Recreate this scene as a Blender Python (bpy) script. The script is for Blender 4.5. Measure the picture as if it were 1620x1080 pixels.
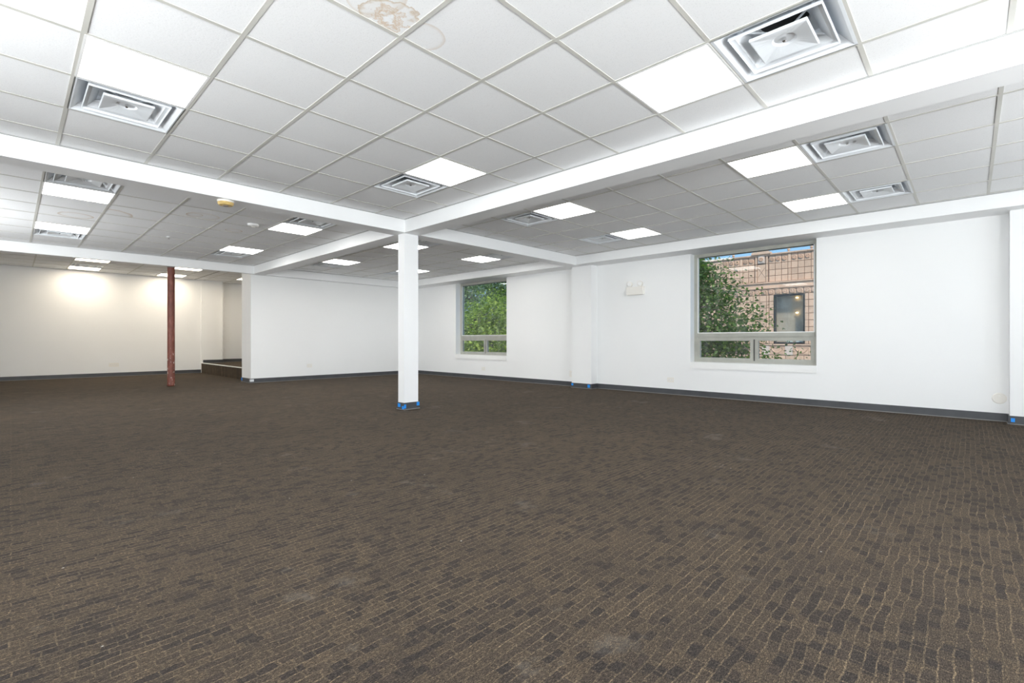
import bpy, bmesh, math, random
from mathutils import Vector, Matrix
R = random.Random(7)
scene = bpy.context.scene
for o in list(bpy.data.objects):
    bpy.data.objects.remove(o)
COL = scene.collection

# ------------------------------------------------------------------ camera, sky, sun, exposure
CAM_H = 0.978
TH = 0.763                                   # heading, measured from +X
cam_d = bpy.data.cameras.new('camera')
cam_d.sensor_width = 36.0
cam_d.lens = 758.0 / 1620.0 * 36.0
cam_d.shift_y = -2.0 / 1620.0
cam_d.clip_start = 0.05
cam_d.clip_end = 300
cam = bpy.data.objects.new('camera', cam_d)
cam.location = (0, 0, CAM_H)
cam.rotation_euler = (math.pi / 2, 0, TH - math.pi / 2)
COL.objects.link(cam)
scene.camera = cam

world = bpy.data.worlds.new('sky')
scene.world = world
world.use_nodes = True
wn = world.node_tree
wn.nodes.clear()
w_out = wn.nodes.new('ShaderNodeOutputWorld')
w_bg = wn.nodes.new('ShaderNodeBackground')
w_tc = wn.nodes.new('ShaderNodeTexCoord')
w_sep = wn.nodes.new('ShaderNodeSeparateXYZ')
w_rmp = wn.nodes.new('ShaderNodeValToRGB')
_el = w_rmp.color_ramp.elements
_el.new(0.2)
for _e, (_p, _c) in zip(_el, ((0.0, (0.42, 0.58, 0.74, 1)), (0.2, (0.20, 0.40, 0.66, 1)), (1.0, (0.07, 0.20, 0.50, 1)))):
    _e.position = _p; _e.color = _c
wn.links.new(w_tc.outputs['Generated'], w_sep.inputs[0])
wn.links.new(w_sep.outputs[2], w_rmp.inputs[0])
wn.links.new(w_rmp.outputs[0], w_bg.inputs[0])
w_bg.inputs['Strength'].default_value = 0.95
wn.links.new(w_bg.outputs[0], w_out.inputs[0])

sun_d = bpy.data.lights.new('sun', 'SUN')
sun_d.energy = 2.5
sun_d.angle = math.radians(6)
sun_d.color = (1.0, 0.95, 0.88)
sun = bpy.data.objects.new('sun', sun_d)
sun.rotation_euler = Vector((0.55, 0.45, -0.8)).to_track_quat('-Z', 'Y').to_euler()
sun.location = (10, 0, 20)
COL.objects.link(sun)

# added fill lights tilted up to brighten the ceiling, in made-up unseen windows
XL, YF = -2.2, -2.9                           # unseen side wall and rear wall
ADDED_LEFT_WIN = (-0.3, 2.65, 9.3)             # added window centres along the unseen side wall
ADDED_FRONT_WIN = (0.4, 2.6, 5.6)                   # added window centres along the unseen rear wall
FILL_W = 88.0
def daylight(loc, aim, k=1.0):
    d = bpy.data.lights.new('window_daylight', 'AREA')
    d.shape = 'RECTANGLE'; d.size = 1.75; d.size_y = 1.75; d.energy = FILL_W * k; d.color = (0.97, 0.985, 1.0)
    o = bpy.data.objects.new('window_daylight', d)
    o.location = loc
    o.rotation_euler = Vector(aim).to_track_quat('-Z', 'Z').to_euler()
    COL.objects.link(o)
for yy in ADDED_LEFT_WIN:
    daylight((XL - 0.02, yy, 1.54), (1, 0, 1.1), 1.0 if yy < 5 else 0.92)
for xx in ADDED_FRONT_WIN:
    daylight((xx, YF - 0.02, 1.54), (0, 1, 1.1), 1.15 if xx < 5 else 0.38)

PANEL_W = 4.0            # emission of the ceiling panels
vs = scene.view_settings
vs.view_transform = 'Standard'
vs.look = 'None'
vs.gamma = 1.0
vs.exposure = 0.86
vs.use_curve_mapping = False
scene.cycles.use_denoising = True
scene.cycles.max_bounces = 14
scene.cycles.diffuse_bounces = 10
scene.cycles.transparent_max_bounces = 16
scene.cycles.caustics_reflective = False
scene.cycles.caustics_refractive = False

# ------------------------------------------------------------------ material helpers
def newmat(name):
    m = bpy.data.materials.new(name)
    m.use_nodes = True
    nt = m.node_tree
    return m, nt, nt.nodes['Principled BSDF']

def nd(nt, typ, **kw):
    n = nt.nodes.new(typ)
    for k, v in kw.items():
        setattr(n, k, v)
    return n

def inp(nt, node, key, val):
    if hasattr(val, 'is_output'):
        nt.links.new(val, node.inputs[key])
    else:
        node.inputs[key].default_value = val

def math_n(nt, op, a, b=0.0, c=0.0):
    n = nd(nt, 'ShaderNodeMath', operation=op)
    inp(nt, n, 0, a); inp(nt, n, 1, b)
    if op in ('MULTIPLY_ADD', 'SMOOTHSTEP', 'COMPARE'):
        inp(nt, n, 2, c)
    return n.outputs[0]

def vmath(nt, op, a, b):
    n = nd(nt, 'ShaderNodeVectorMath', operation=op)
    inp(nt, n, 0, a)
    if op == 'SCALE':
        inp(nt, n, 'Scale', b)
    else:
        inp(nt, n, 1, b)
    return n.outputs[0]

def mixc(nt, fac, a, b, blend='MIX'):
    n = nd(nt, 'ShaderNodeMix', data_type='RGBA', blend_type=blend)
    inp(nt, n, 0, fac); inp(nt, n, 6, a); inp(nt, n, 7, b)
    return n.outputs[2]

def ramp(nt, fac, stops, interp='LINEAR'):
    n = nd(nt, 'ShaderNodeValToRGB')
    n.color_ramp.interpolation = interp
    el = n.color_ramp.elements
    while len(el) < len(stops):
        el.new(0.5)
    for e, (p, c) in zip(el, stops):
        e.position = p
        e.color = c if len(c) == 4 else (*c, 1)
    inp(nt, n, 0, fac)
    return n.outputs[0]

def objco(nt):
    return nd(nt, 'ShaderNodeTexCoord').outputs['Object']

def noise(nt, vec, scale, detail=2.0, rough=0.5):
    n = nd(nt, 'ShaderNodeTexNoise')
    inp(nt, n, 'Vector', vec)
    n.inputs['Scale'].default_value = scale
    n.inputs['Detail'].default_value = detail
    n.inputs['Roughness'].default_value = rough
    return n

def bump(nt, bsdf, h, strength=0.2, dist=0.01):
    n = nd(nt, 'ShaderNodeBump')
    n.inputs['Strength'].default_value = strength
    n.inputs['Distance'].default_value = dist
    inp(nt, n, 'Height', h)
    nt.links.new(n.outputs[0], bsdf.inputs['Normal'])

def c4(r, g, b):
    return (r, g, b, 1)

def paint(name, col, rough=0.55, var=0.03, scale=2.0, bmp=0.03):
    m, nt, b = newmat(name)
    co = objco(nt)
    n = noise(nt, co, scale, 4)
    lo = tuple(max(0, x * (1 - var)) for x in col)
    hi = tuple(min(1, x * (1 + var)) for x in col)
    nt.links.new(ramp(nt, n.outputs[0], [(0.3, lo), (0.7, hi)]), b.inputs['Base Color'])
    b.inputs['Roughness'].default_value = rough
    if bmp:
        f = noise(nt, co, 220, 2)
        bump(nt, b, f.outputs[0], bmp, 0.002)
    return m

M = {}
M['wall'] = paint('wall_paint', (0.88, 0.885, 0.885), 0.6, 0.008, 1.2, 0.04)
M['beam'] = paint('beam_paint', (0.89, 0.895, 0.90), 0.45, 0.008, 1.5, 0.02)
M['white'] = paint('white_trim', (0.88, 0.88, 0.87), 0.4, 0.01, 3, 0)
M['cream'] = paint('cream_plastic', (0.85, 0.825, 0.775), 0.4, 0.01, 3, 0)
M['base'] = paint('vinyl_base', (0.065, 0.068, 0.075), 0.42, 0.12, 6, 0.02)
M['base_foot'] = paint('vinyl_base_foot', (0.22, 0.215, 0.21), 0.5, 0.1, 8, 0)
M['metal_white'] = paint('diffuser_enamel', (0.80, 0.83, 0.86), 0.35, 0.02, 6, 0)
M['tbar'] = paint('grid_enamel', (0.64, 0.63, 0.585), 0.45, 0.08, 1.6, 0)
M['angle'] = paint('wall_angle_enamel', (0.42, 0.42, 0.41), 0.5, 0.04, 3, 0)
M['grey'] = paint('grey_primer', (0.20, 0.19, 0.19), 0.6, 0.1, 8, 0)
M['dark'] = paint('duct_dark', (0.02, 0.02, 0.022), 0.8, 0.1, 5, 0)
M['alu'] = paint('window_aluminium', (0.40, 0.40, 0.355), 0.4, 0.08, 7, 0.02)
M['alu_dark'] = paint('window_gasket', (0.10, 0.10, 0.095), 0.6, 0.1, 7, 0)
M['tape'] = paint('painters_tape', (0.01, 0.28, 0.85), 0.6, 0.08, 40, 0)
M['tape_white'] = paint('pale_tape', (0.75, 0.77, 0.8), 0.4, 0.1, 60, 0)
M['yellowed'] = paint('yellowed_plastic', (0.72, 0.52, 0.20), 0.45, 0.18, 25, 0)
M['slot'] = paint('outlet_slot', (0.35, 0.30, 0.27), 0.6, 0.05, 30, 0)
M['deck'] = paint('plenum_deck', (0.3, 0.3, 0.3), 0.8, 0.1, 3, 0)
M['chrome'], _nt, _b = newmat('chrome')
_b.inputs['Metallic'].default_value = 1
_b.inputs['Base Color'].default_value = c4(.8, .8, .8)
_b.inputs['Roughness'].default_value = 0.2

def make_emit(name, col, s):
    m, nt, b = newmat(name)
    b.inputs['Base Color'].default_value = c4(0.9, 0.9, 0.9)
    b.inputs['Emission Color'].default_value = c4(*col)
    b.inputs['Emission Strength'].default_value = s
    return m
M['panel'] = make_emit('lit_panel', (1.0, 0.985, 0.96), PANEL_W)
M['panel_far'] = make_emit('lit_panel_far', (1.0, 0.975, 0.93), PANEL_W * 2.5)
M['panel_warm'] = make_emit('lit_panel_warm', (1.0, 0.87, 0.68), PANEL_W * 2.4)
M['bulb'] = make_emit('warm_bulb', (1.0, 0.75, 0.35), 6)

# ceiling tile: pale mineral fibre with pinholes; optional water stains (dx, dy, radius, strength)
def tile_mat(name, stains=()):
    m, nt, b = newmat(name)
    co = objco(nt)
    oi = nd(nt, 'ShaderNodeObjectInfo')
    tone = ramp(nt, oi.outputs['Random'], [(0, (0.895, 0.90, 0.908)), (1, (0.925, 0.93, 0.935))])
    sh = vmath(nt, 'ADD', co, vmath(nt, 'SCALE', oi.outputs['Location'], 3.1))
    vo = nd(nt, 'ShaderNodeTexVoronoi')
    inp(nt, vo, 'Vector', sh)
    vo.inputs['Scale'].default_value = 85
    pin = ramp(nt, vo.outputs['Distance'], [(0.08, (0.78, 0.78, 0.78)), (0.18, (1, 1, 1))])
    fl = noise(nt, sh, 160, 3, 0.6)
    pin2 = ramp(nt, fl.outputs[0], [(0.30, (0.90, 0.90, 0.90)), (0.44, (1, 1, 1))])
    col = mixc(nt, 1.0, tone, pin, 'MULTIPLY')
    col = mixc(nt, 0.8, col, pin2, 'MULTIPLY')
    for (dx, dy, rad, st, heavy) in stains:
        v = vmath(nt, 'SUBTRACT', co, (dx, dy, 0))
        nz = noise(nt, co, 9, 3, 0.6)
        ln = nd(nt, 'ShaderNodeVectorMath', operation='LENGTH')
        inp(nt, ln, 0, v)
        d = math_n(nt, 'DIVIDE', ln.outputs['Value'], rad)
        d = math_n(nt, 'ADD', d, math_n(nt, 'MULTIPLY', math_n(nt, 'SUBTRACT', nz.outputs[0], 0.5), 1.1 if heavy else 0.18))
        ring = ramp(nt, d, [(0.0, (0, 0, 0)), (0.55, (0.05,) * 3), (0.78, (0.12,) * 3), (0.90, (0.75,) * 3), (0.94, (1,) * 3), (0.975, (0, 0, 0)), (1.0, (0, 0, 0))])
        col = mixc(nt, math_n(nt, 'MULTIPLY', ring, st), col, c4(0.55, 0.40, 0.24))
        if heavy:
            n2 = noise(nt, co, 26, 4, 0.7)
            r2 = ramp(nt, math_n(nt, 'ADD', d, math_n(nt, 'MULTIPLY', math_n(nt, 'SUBTRACT', n2.outputs[0], 0.5), 0.9)),
                      [(0.18, (0, 0, 0)), (0.30, (0.9,) * 3), (0.42, (0.15,) * 3), (0.5, (0.8,) * 3), (0.58, (0, 0, 0))])
            col = mixc(nt, math_n(nt, 'MULTIPLY', r2, st), col, c4(0.58, 0.36, 0.15))
    nt.links.new(col, b.inputs['Base Color'])
    b.inputs['Roughness'].default_value = 0.9
    bump(nt, b, vo.outputs['Distance'], 0.15, 0.002)
    return m
M['tile'] = tile_mat('ceiling_tile_fibre')

# patterned loop carpet
def carpet_mat(name):
    m, nt, b = newmat(name)
    co = objco(nt)
    n1 = noise(nt, co, 7.0, 2)
    n2 = noise(nt, co, 22.0, 2)
    off = vmath(nt, 'SCALE', vmath(nt, 'SUBTRACT', n1.outputs['Color'], (0.5, 0.5, 0.5)), 0.034)
    off2 = vmath(nt, 'SCALE', vmath(nt, 'SUBTRACT', n2.outputs['Color'], (0.5, 0.5, 0.5)), 0.009)
    v = vmath(nt, 'ADD', vmath(nt, 'ADD', co, off), off2)
    def brick(w, h, mort, offs, vec, sq=1.0):
        k = nd(nt, 'ShaderNodeTexBrick')
        k.offset = offs; k.offset_frequency = 2; k.squash = sq; k.squash_frequency = 3
        inp(nt, k, 'Vector', vec)
        k.inputs['Scale'].default_value = 1.0
        k.inputs['Mortar Size'].default_value = mort
        k.inputs['Mortar Smooth'].default_value = 0.35
        k.inputs['Bias'].default_value = 0.0
        k.inputs['Brick Width'].default_value = w
        k.inputs['Row Height'].default_value = h
        k.inputs['Color1'].default_value = c4(0, 0, 0)
        k.inputs['Color2'].default_value = c4(1, 1, 1)
        k.inputs['Mortar'].default_value = c4(0.5, 0.5, 0.5)
        return k
    k1 = brick(0.066, 0.034, 0.0030, 0.43, v, 1.6)
    k2 = brick(0.052, 0.034, 0.0, 0.31, v, 1.35)
    fib = noise(nt, vmath(nt, 'MULTIPLY', co, (95, 340, 1)), 1.0, 2, 0.7)
    fib2 = noise(nt, co, 270, 3, 0.75)
    big = noise(nt, co, 0.55, 3, 0.6)
    blk = ramp(nt, k1.outputs['Color'], [(0.0, (0.034, 0.0278, 0.0250)), (0.5, (0.042, 0.0340, 0.0278)), (1.0, (0.054, 0.0425, 0.0325))])
    dk = ramp(nt, k2.outputs['Color'], [(0.0, (1, 1, 1)), (0.20, (1, 1, 1)), (0.24, (0, 0, 0))], 'LINEAR')
    col = mixc(nt, math_n(nt, 'MULTIPLY', dk, 0.8), blk, c4(0.0190, 0.0172, 0.0185))
    k3 = brick(40.0, 0.034, 0.0028, 0.5, v)
    brk = ramp(nt, noise(nt, co, 3.0, 2).outputs[0], [(0.30, (0.25,) * 3), (0.66, (1.0,) * 3)])
    brk2 = ramp(nt, noise(nt, co, 14.0, 2).outputs[0], [(0.36, (0.25,) * 3), (0.56, (1.0,) * 3)])
    lines = math_n(nt, 'MAXIMUM', math_n(nt, 'MULTIPLY', k1.outputs['Fac'], 0.40), math_n(nt, 'MULTIPLY', math_n(nt, 'MULTIPLY', k3.outputs['Fac'], 0.85), brk2))
    lines = math_n(nt, 'MULTIPLY', lines, brk)
    col = mixc(nt, lines, col, c4(0.128, 0.101, 0.071))
    mid = noise(nt, vmath(nt, 'MULTIPLY', co, (70, 120, 1)), 1.0, 3, 0.7)
    col = mixc(nt, 1.0, col, ramp(nt, mid.outputs[0], [(0.30, (0.55, 0.55, 0.57)), (0.5, (1, 1, 1)), (0.70, (1.65, 1.58, 1.45))]), 'MULTIPLY')
    fr = ramp(nt, fib.outputs[0], [(0.28, (0.38, 0.38, 0.40)), (0.50, (0.95, 0.95, 0.95)), (0.72, (2.3, 2.15, 1.9))])
    col = mixc(nt, 1.0, col, fr, 'MULTIPLY')
    fr2 = ramp(nt, fib2.outputs[0], [(0.30, (0.32, 0.32, 0.34)), (0.5, (0.92,) * 3), (0.70, (2.3, 2.2, 2.0))])
    col = mixc(nt, 1.0, col, fr2, 'MULTIPLY')
    wear = ramp(nt, big.outputs[0], [(0.3, (0.90, 0.90, 0.90)), (0.7, (1.12, 1.10, 1.06))])
    col = mixc(nt, 1.0, col, wear, 'MULTIPLY')
    # lint and plaster dust
    dn = noise(nt, co, 1.7, 5, 0.75)
    dust = ramp(nt, dn.outputs[0], [(0.60, (0, 0, 0)), (0.80, (0.30,) * 3)])
    col = mixc(nt, dust, col, c4(0.30, 0.28, 0.25))
    sp = nd(nt, 'ShaderNodeTexVoronoi')
    inp(nt, sp, 'Vector', co)
    sp.inputs['Scale'].default_value = 5.5
    spk = ramp(nt, sp.outputs['Distance'], [(0.012, (0.8,) * 3), (0.03, (0, 0, 0))])
    col = mixc(nt, spk, col, c4(0.55, 0.53, 0.5))
    nt.links.new(col, b.inputs['Base Color'])
    b.inputs['Roughness'].default_value = 0.95
    b.inputs['Specular IOR Level'].default_value = 0.15
    b.inputs['Sheen Weight'].default_value = 0.045
    b.inputs['Sheen Roughness'].default_value = 0.45
    b.inputs['Sheen Tint'].default_value = c4(1.0, 0.80, 0.58)
    hh = math_n(nt, 'ADD', fib.outputs[0], fib2.outputs[0])
    bump(nt, b, hh, 0.5, 0.004)
    return m
M['carpet'] = carpet_mat('patterned_carpet')

def red_mat():
    m, nt, b = newmat('worn_red_paint')
    co = objco(nt)
    n = noise(nt, vmath(nt, 'MULTIPLY', co, (1, 1, 0.35)), 14, 5, 0.65)
    col = ramp(nt, n.outputs[0], [(0.25, (0.095, 0.030, 0.022)), (0.55, (0.21, 0.062, 0.040)), (0.75, (0.33, 0.135, 0.10))])
    sep = nd(nt, 'ShaderNodeSeparateXYZ'); inp(nt, sep, 0, co)
    low = ramp(nt, sep.outputs[2], [(0.1, (1, 1, 1)), (0.62, (1, 1, 1)), (0.85, (0, 0, 0))])
    n2 = noise(nt, vmath(nt, 'MULTIPLY', co, (1, 1, 0.5)), 22, 4, 0.7)
    chip = ramp(nt, n2.outputs[0], [(0.60, (0, 0, 0)), (0.64, (1, 1, 1))])
    col = mixc(nt, math_n(nt, 'MULTIPLY', chip, low), col, c4(0.72, 0.66, 0.62))
    nt.links.new(col, b.inputs['Base Color'])
    b.inputs['Roughness'].default_value = 0.5
    bump(nt, b, n.outputs[0], 0.2, 0.004)
    return m
M['red'] = red_mat()

def glass_mat(name, tint=(0.93, 0.96, 0.95)):
    m = bpy.data.materials.new(name)
    m.use_nodes = True
    nt = m.node_tree
    nt.nodes.clear()
    out = nd(nt, 'ShaderNodeOutputMaterial')
    tr = nd(nt, 'ShaderNodeBsdfTransparent'); tr.inputs[0].default_value = c4(*tint)
    gl = nd(nt, 'ShaderNodeBsdfGlossy'); gl.inputs['Roughness'].default_value = 0.01
    df = nd(nt, 'ShaderNodeBsdfDiffuse'); df.inputs[0].default_value = c4(0.75, 0.76, 0.74)
    ge = nd(nt, 'ShaderNodeNewGeometry')
    fr = nd(nt, 'ShaderNodeFresnel'); inp(nt, fr, 0, math_n(nt, 'MULTIPLY_ADD', ge.outputs['Backfacing'], 1 / 1.45 - 1.45, 1.45))
    mx = nd(nt, 'ShaderNodeMixShader'); mx2 = nd(nt, 'ShaderNodeMixShader')
    co = objco(nt)
    n = noise(nt, vmath(nt, 'MULTIPLY', co, (1, 6, 0.8)), 1.1, 4, 0.6)
    dirt = ramp(nt, n.outputs[0], [(0.50, (0.006,) * 3), (0.78, (0.07,) * 3)])
    inp(nt, mx, 0, fr.outputs[0]); inp(nt, mx, 1, tr.outputs[0]); inp(nt, mx, 2, gl.outputs[0])
    inp(nt, mx2, 0, dirt); inp(nt, mx2, 1, mx.outputs[0]); inp(nt, mx2, 2, df.outputs[0])
    nt.links.new(mx2.outputs[0], out.inputs[0])
    return m
M['glass'] = glass_mat('window_glass')

def terracotta(name, col, var=0.12):
    m, nt, b = newmat(name)
    co = objco(nt)
    oi = nd(nt, 'ShaderNodeObjectInfo')
    sh = vmath(nt, 'ADD', co, oi.outputs['Location'])
    n = noise(nt, sh, 5, 5, 0.65)
    f = mixc(nt, 0.35, n.outputs[0], oi.outputs['Random'])
    lo = tuple(x * (1 - var) for x in col); hi = tuple(min(1, x * (1 + var)) for x in col)
    nt.links.new(ramp(nt, f, [(0.3, lo), (0.65, hi)]), b.inputs['Base Color'])
    b.inputs['Roughness'].default_value = 0.7
    return m
M['terra'] = terracotta('terracotta', (0.70, 0.45, 0.31))
M['terra_pale'] = terracotta('terracotta_pale', (0.68, 0.53, 0.44), 0.08)
M['mortar'] = terracotta('terracotta_joint', (0.20, 0.13, 0.10), 0.2)
M['bronze'] = paint('dark_bronze', (0.02, 0.021, 0.024), 0.35, 0.1, 5, 0)
M['interior'] = paint('far_interior', (0.62, 0.46, 0.37), 0.7, 0.15, 2, 0)
M['asphalt'] = paint('asphalt', (0.10, 0.10, 0.10), 0.9, 0.2, 3, 0.1)
M['bark'] = paint('bark', (0.13, 0.095, 0.07), 0.9, 0.3, 9, 0.2)

def leaf_mat(name, a, bcol, ccol):
    m = bpy.data.materials.new(name)
    m.use_nodes = True
    nt = m.node_tree
    nt.nodes.clear()
    out = nd(nt, 'ShaderNodeOutputMaterial')
    ge = nd(nt, 'ShaderNodeNewGeometry')
    col = ramp(nt, ge.outputs['Random Per Island'], [(0.0, a), (0.6, bcol), (1.0, ccol)])
    d = nd(nt, 'ShaderNodeBsdfPrincipled')
    inp(nt, d, 'Base Color', col)
    d.inputs['Roughness'].default_value = 0.45
    t = nd(nt, 'ShaderNodeBsdfTranslucent'); inp(nt, t, 0, mixc(nt, 1.0, col, c4(1.0, 1.25, 0.5), 'MULTIPLY'))
    mx = nd(nt, 'ShaderNodeMixShader'); mx.inputs[0].default_value = 0.4
    inp(nt, mx, 1, d.outputs[0]); inp(nt, mx, 2, t.outputs[0])
    nt.links.new(mx.outputs[0], out.inputs[0])
    return m
M['leaf'] = leaf_mat('leaf_green', (0.035, 0.080, 0.008), (0.075, 0.155, 0.016), (0.19, 0.28, 0.03))
M['leaf_b'] = leaf_mat('leaf_light_green', (0.13, 0.20, 0.02), (0.28, 0.37, 0.035), (0.50, 0.55, 0.10))
M['leaf_c'] = leaf_mat('leaf_grey_green', (0.10, 0.17, 0.07), (0.20, 0.29, 0.13), (0.36, 0.42, 0.23))

# ------------------------------------------------------------------ mesh helpers
def mesh_obj(name, verts, faces, mat, parent=None, loc=None, smooth=False):
    me = bpy.data.meshes.new(name)
    me.from_pydata(verts, [], faces)
    me.update()
    if mat is not None:
        me.materials.append(mat)
    if smooth:
        me.polygons.foreach_set('use_smooth', [True] * len(me.polygons))
    o = bpy.data.objects.new(name, me)
    COL.objects.link(o)
    if loc is not None:
        o.location = loc
    if parent is not None:
        o.parent = parent
    return o

class MB:
    def __init__(self):
        self.v = []; self.f = []
    def box(self, x0, x1, y0, y1, z0, z1):
        b = len(self.v)
        self.v += [(x0, y0, z0), (x1, y0, z0), (x1, y1, z0), (x0, y1, z0), (x0, y0, z1), (x1, y0, z1), (x1, y1, z1), (x0, y1, z1)]
        self.f += [tuple(b + i for i in q) for q in ((0, 3, 2, 1), (4, 5, 6, 7), (0, 1, 5, 4), (1, 2, 6, 5), (2, 3, 7, 6), (3, 0, 4, 7))]
        return self
    def poly(self, pts):
        b = len(self.v)
        self.v += [tuple(p) for p in pts]
        self.f.append(tuple(range(b, b + len(pts))))
        return self
    def lathe(self, prof, n=24, origin=(0, 0, 0), axis='z', cap0=True, cap1=True):
        # prof: list of (r, h)
        ox, oy, oz = origin
        b = len(self.v)
        for r, h in prof:
            for k in range(n):
                a = 2 * math.pi * k / n
                p, q = r * math.cos(a), r * math.sin(a)
                if axis == 'z':
                    self.v.append((ox + p, oy + q, oz + h))
                else:          # axis along -x
                    self.v.append((ox - h, oy + p, oz + q))
        for i in range(len(prof) - 1):
            for k in range(n):
                k2 = (k + 1) % n
                self.f.append((b + i * n + k, b + i * n + k2, b + (i + 1) * n + k2, b + (i + 1) * n + k))
        if cap0:
            self.f.append(tuple(b + k for k in range(n))[::-1])
        if cap1:
            e = b + (len(prof) - 1) * n
            self.f.append(tuple(e + k for k in range(n)))
        return self
    def tube(self, p0, p1, r0, r1, n=7):
        p0, p1 = Vector(p0), Vector(p1)
        d = (p1 - p0).normalized()
        a = d.orthogonal().normalized(); c = d.cross(a)
        b = len(self.v)
        for p, r in ((p0, r0), (p1, r1)):
            for k in range(n):
                t = 2 * math.pi * k / n
                self.v.append(tuple(p + a * r * math.cos(t) + c * r * math.sin(t)))
        for k in range(n):
            k2 = (k + 1) % n
            self.f.append((b + k, b + k2, b + n + k2, b + n + k))
        return self
    def build(self, name, mat, parent=None, loc=None, smooth=False):
        return mesh_obj(name, self.v, self.f, mat, parent, loc, smooth)

def tag(o, label, cat=None, group=None, kind=None):
    o['label'] = label
    if cat: o['category'] = cat
    if group: o['group'] = group
    if kind: o['kind'] = kind
    return o

def struct(o, label, cat):
    return tag(o, label, cat, None, 'structure')

def empty(name, loc):
    o = bpy.data.objects.new(name, None)
    o.empty_display_size = 0.1
    o.location = loc
    COL.objects.link(o)
    return o

def copy_tree(o, parent=None):
    c = o.copy()
    COL.objects.link(c)
    c.parent = parent
    for ch in list(o.children):
        copy_tree(ch, c)
    return c

# ------------------------------------------------------------------ the room
XR, YB = 8.24, 16.74
ZC, ZB, ZS, ZE = 2.655, 2.478, 2.488, 2.788     # tiles, beam bottoms, soffit bottom, rear tiles
ZD = 3.02                                       # deck above the tiles
WT = 0.30

floor = MB().box(XL - .3, XR + WT, YF - .3, YB + .3, -0.25, 0).build('floor', M['carpet'])
struct(floor, 'brown and tan loop carpet with irregular block pattern', 'floor')

plat = MB().box(3.96, 7.0, 12.5, 17.05, 0.001, 0.285).build('floor', M['carpet'])
struct(plat, 'raised carpeted platform beyond the end of the white partition', 'platform')
MB().box(3.945, 4.0, 12.5, 16.735, 0.285, 0.303).build('nosing', M['white'], plat)

# right wall with two window openings
W1 = (1.645, 3.546)
W2 = (8.06, 9.962)
WZ0, WZ1 = 0.588, ZS
def wall_with_openings(x0, x1, y0, y1, z1, ops):
    m = MB()
    y = y0
    for (a, b_) in ops:
        m.box(x0, x1, y, a, 0, z1)
        m.box(x0, x1, a, b_, 0, WZ0)
        m.box(x0, x1, a, b_, WZ1, z1)
        y = b_
    m.box(x0, x1, y, y1, 0, z1)
    return m
o = wall_with_openings(XR, XR + WT, YF - .3, 12.5, ZD, [W1, W2]).build('wall_right', M['wall'])
struct(o, 'long white wall with two aluminium windows', 'wall')
HW = 0.95
o = wall_with_openings(XL - .3, XL, YF - .3, YB + .3, ZD, [(y_ - HW, y_ + HW) for y_ in ADDED_LEFT_WIN]).build('wall_left', M['wall'])
struct(o, 'white side wall left of the camera', 'wall')
fm = wall_with_openings(YF - .3, YF, XL, XR, ZD, [(x_ - HW, x_ + HW) for x_ in ADDED_FRONT_WIN])
fm.v = [(b_, a, c) for a, b_, c in fm.v]
fm.f = [q[::-1] for q in fm.f]
o = fm.build('wall_front', M['wall'])
struct(o, 'white wall behind the camera', 'wall')
o = MB().box(XL, 3.955, YB, YB + .3, 0, ZD).build('wall_back', M['wall'])
struct(o, 'far white wall behind the red pipe column', 'wall')
o = MB().box(3.79, XR, 11.88, 12.5, 0, ZD).build('wall_partition', M['wall'])
struct(o, 'white partition wall behind the square column', 'wall')
m = MB().box(3.955, 4.53, YB - .03, 17.35, 0.0, ZD)
o = m.build('wall_back', M['wall'])
struct(o, 'narrow white wall section standing on the raised platform', 'wall')
o = MB().box(4.53, 7.0, 17.05, 17.35, 0.0, ZD).build('wall_back', M['wall'])
struct(o, 'recessed white wall at the rear of the raised platform', 'wall')
o = MB().box(7.0, 7.3, 12.5, 17.35, 0.0, ZD).build('wall_far', M['wall'])
struct(o, 'hidden side wall of the raised platform', 'wall')

# pilasters on the right wall
for (a, b_, lab) in ((5.488, 5.973, 'shallow white pilaster between the two windows'),
                     (-0.86, -0.334, 'shallow white pilaster at the right end of the window wall')):
    o = MB().box(8.04, XR, a, b_, 0, ZS).build('wall_pilaster', M['wall'])
    struct(o, lab, 'pilaster')

# beams and soffits
def bm_(n, label, *bxs):
    m = MB()
    for q in bxs:
        m.box(*q)
    o = m.build(n, M['beam'])
    return struct(o, label, 'beam')
bm_('trim_1', 'long white ceiling beam running over the square column towards the far partition', (3.79, 4.05, YF, 11.7, ZB, ZD))
bm_('trim_2', 'white ceiling beam running left from the square column', (XL, 3.79, 5.69, 5.95, ZB, ZD))
bm_('trim_3', 'short white ceiling beam from the square column to the window wall', (4.05, 7.8, 5.69, 5.95, ZB, ZD))
bm_('trim_4', 'white bulkhead beam in front of the red pipe column', (XL, 3.79, 11.7, 11.82, ZB, ZD), (3.79, XR, 11.7, 11.88, ZB, ZD))
bm_('trim_5', 'white soffit running along the top of the window wall', (7.8, XR, YF, 11.7, ZS, ZD))

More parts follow.
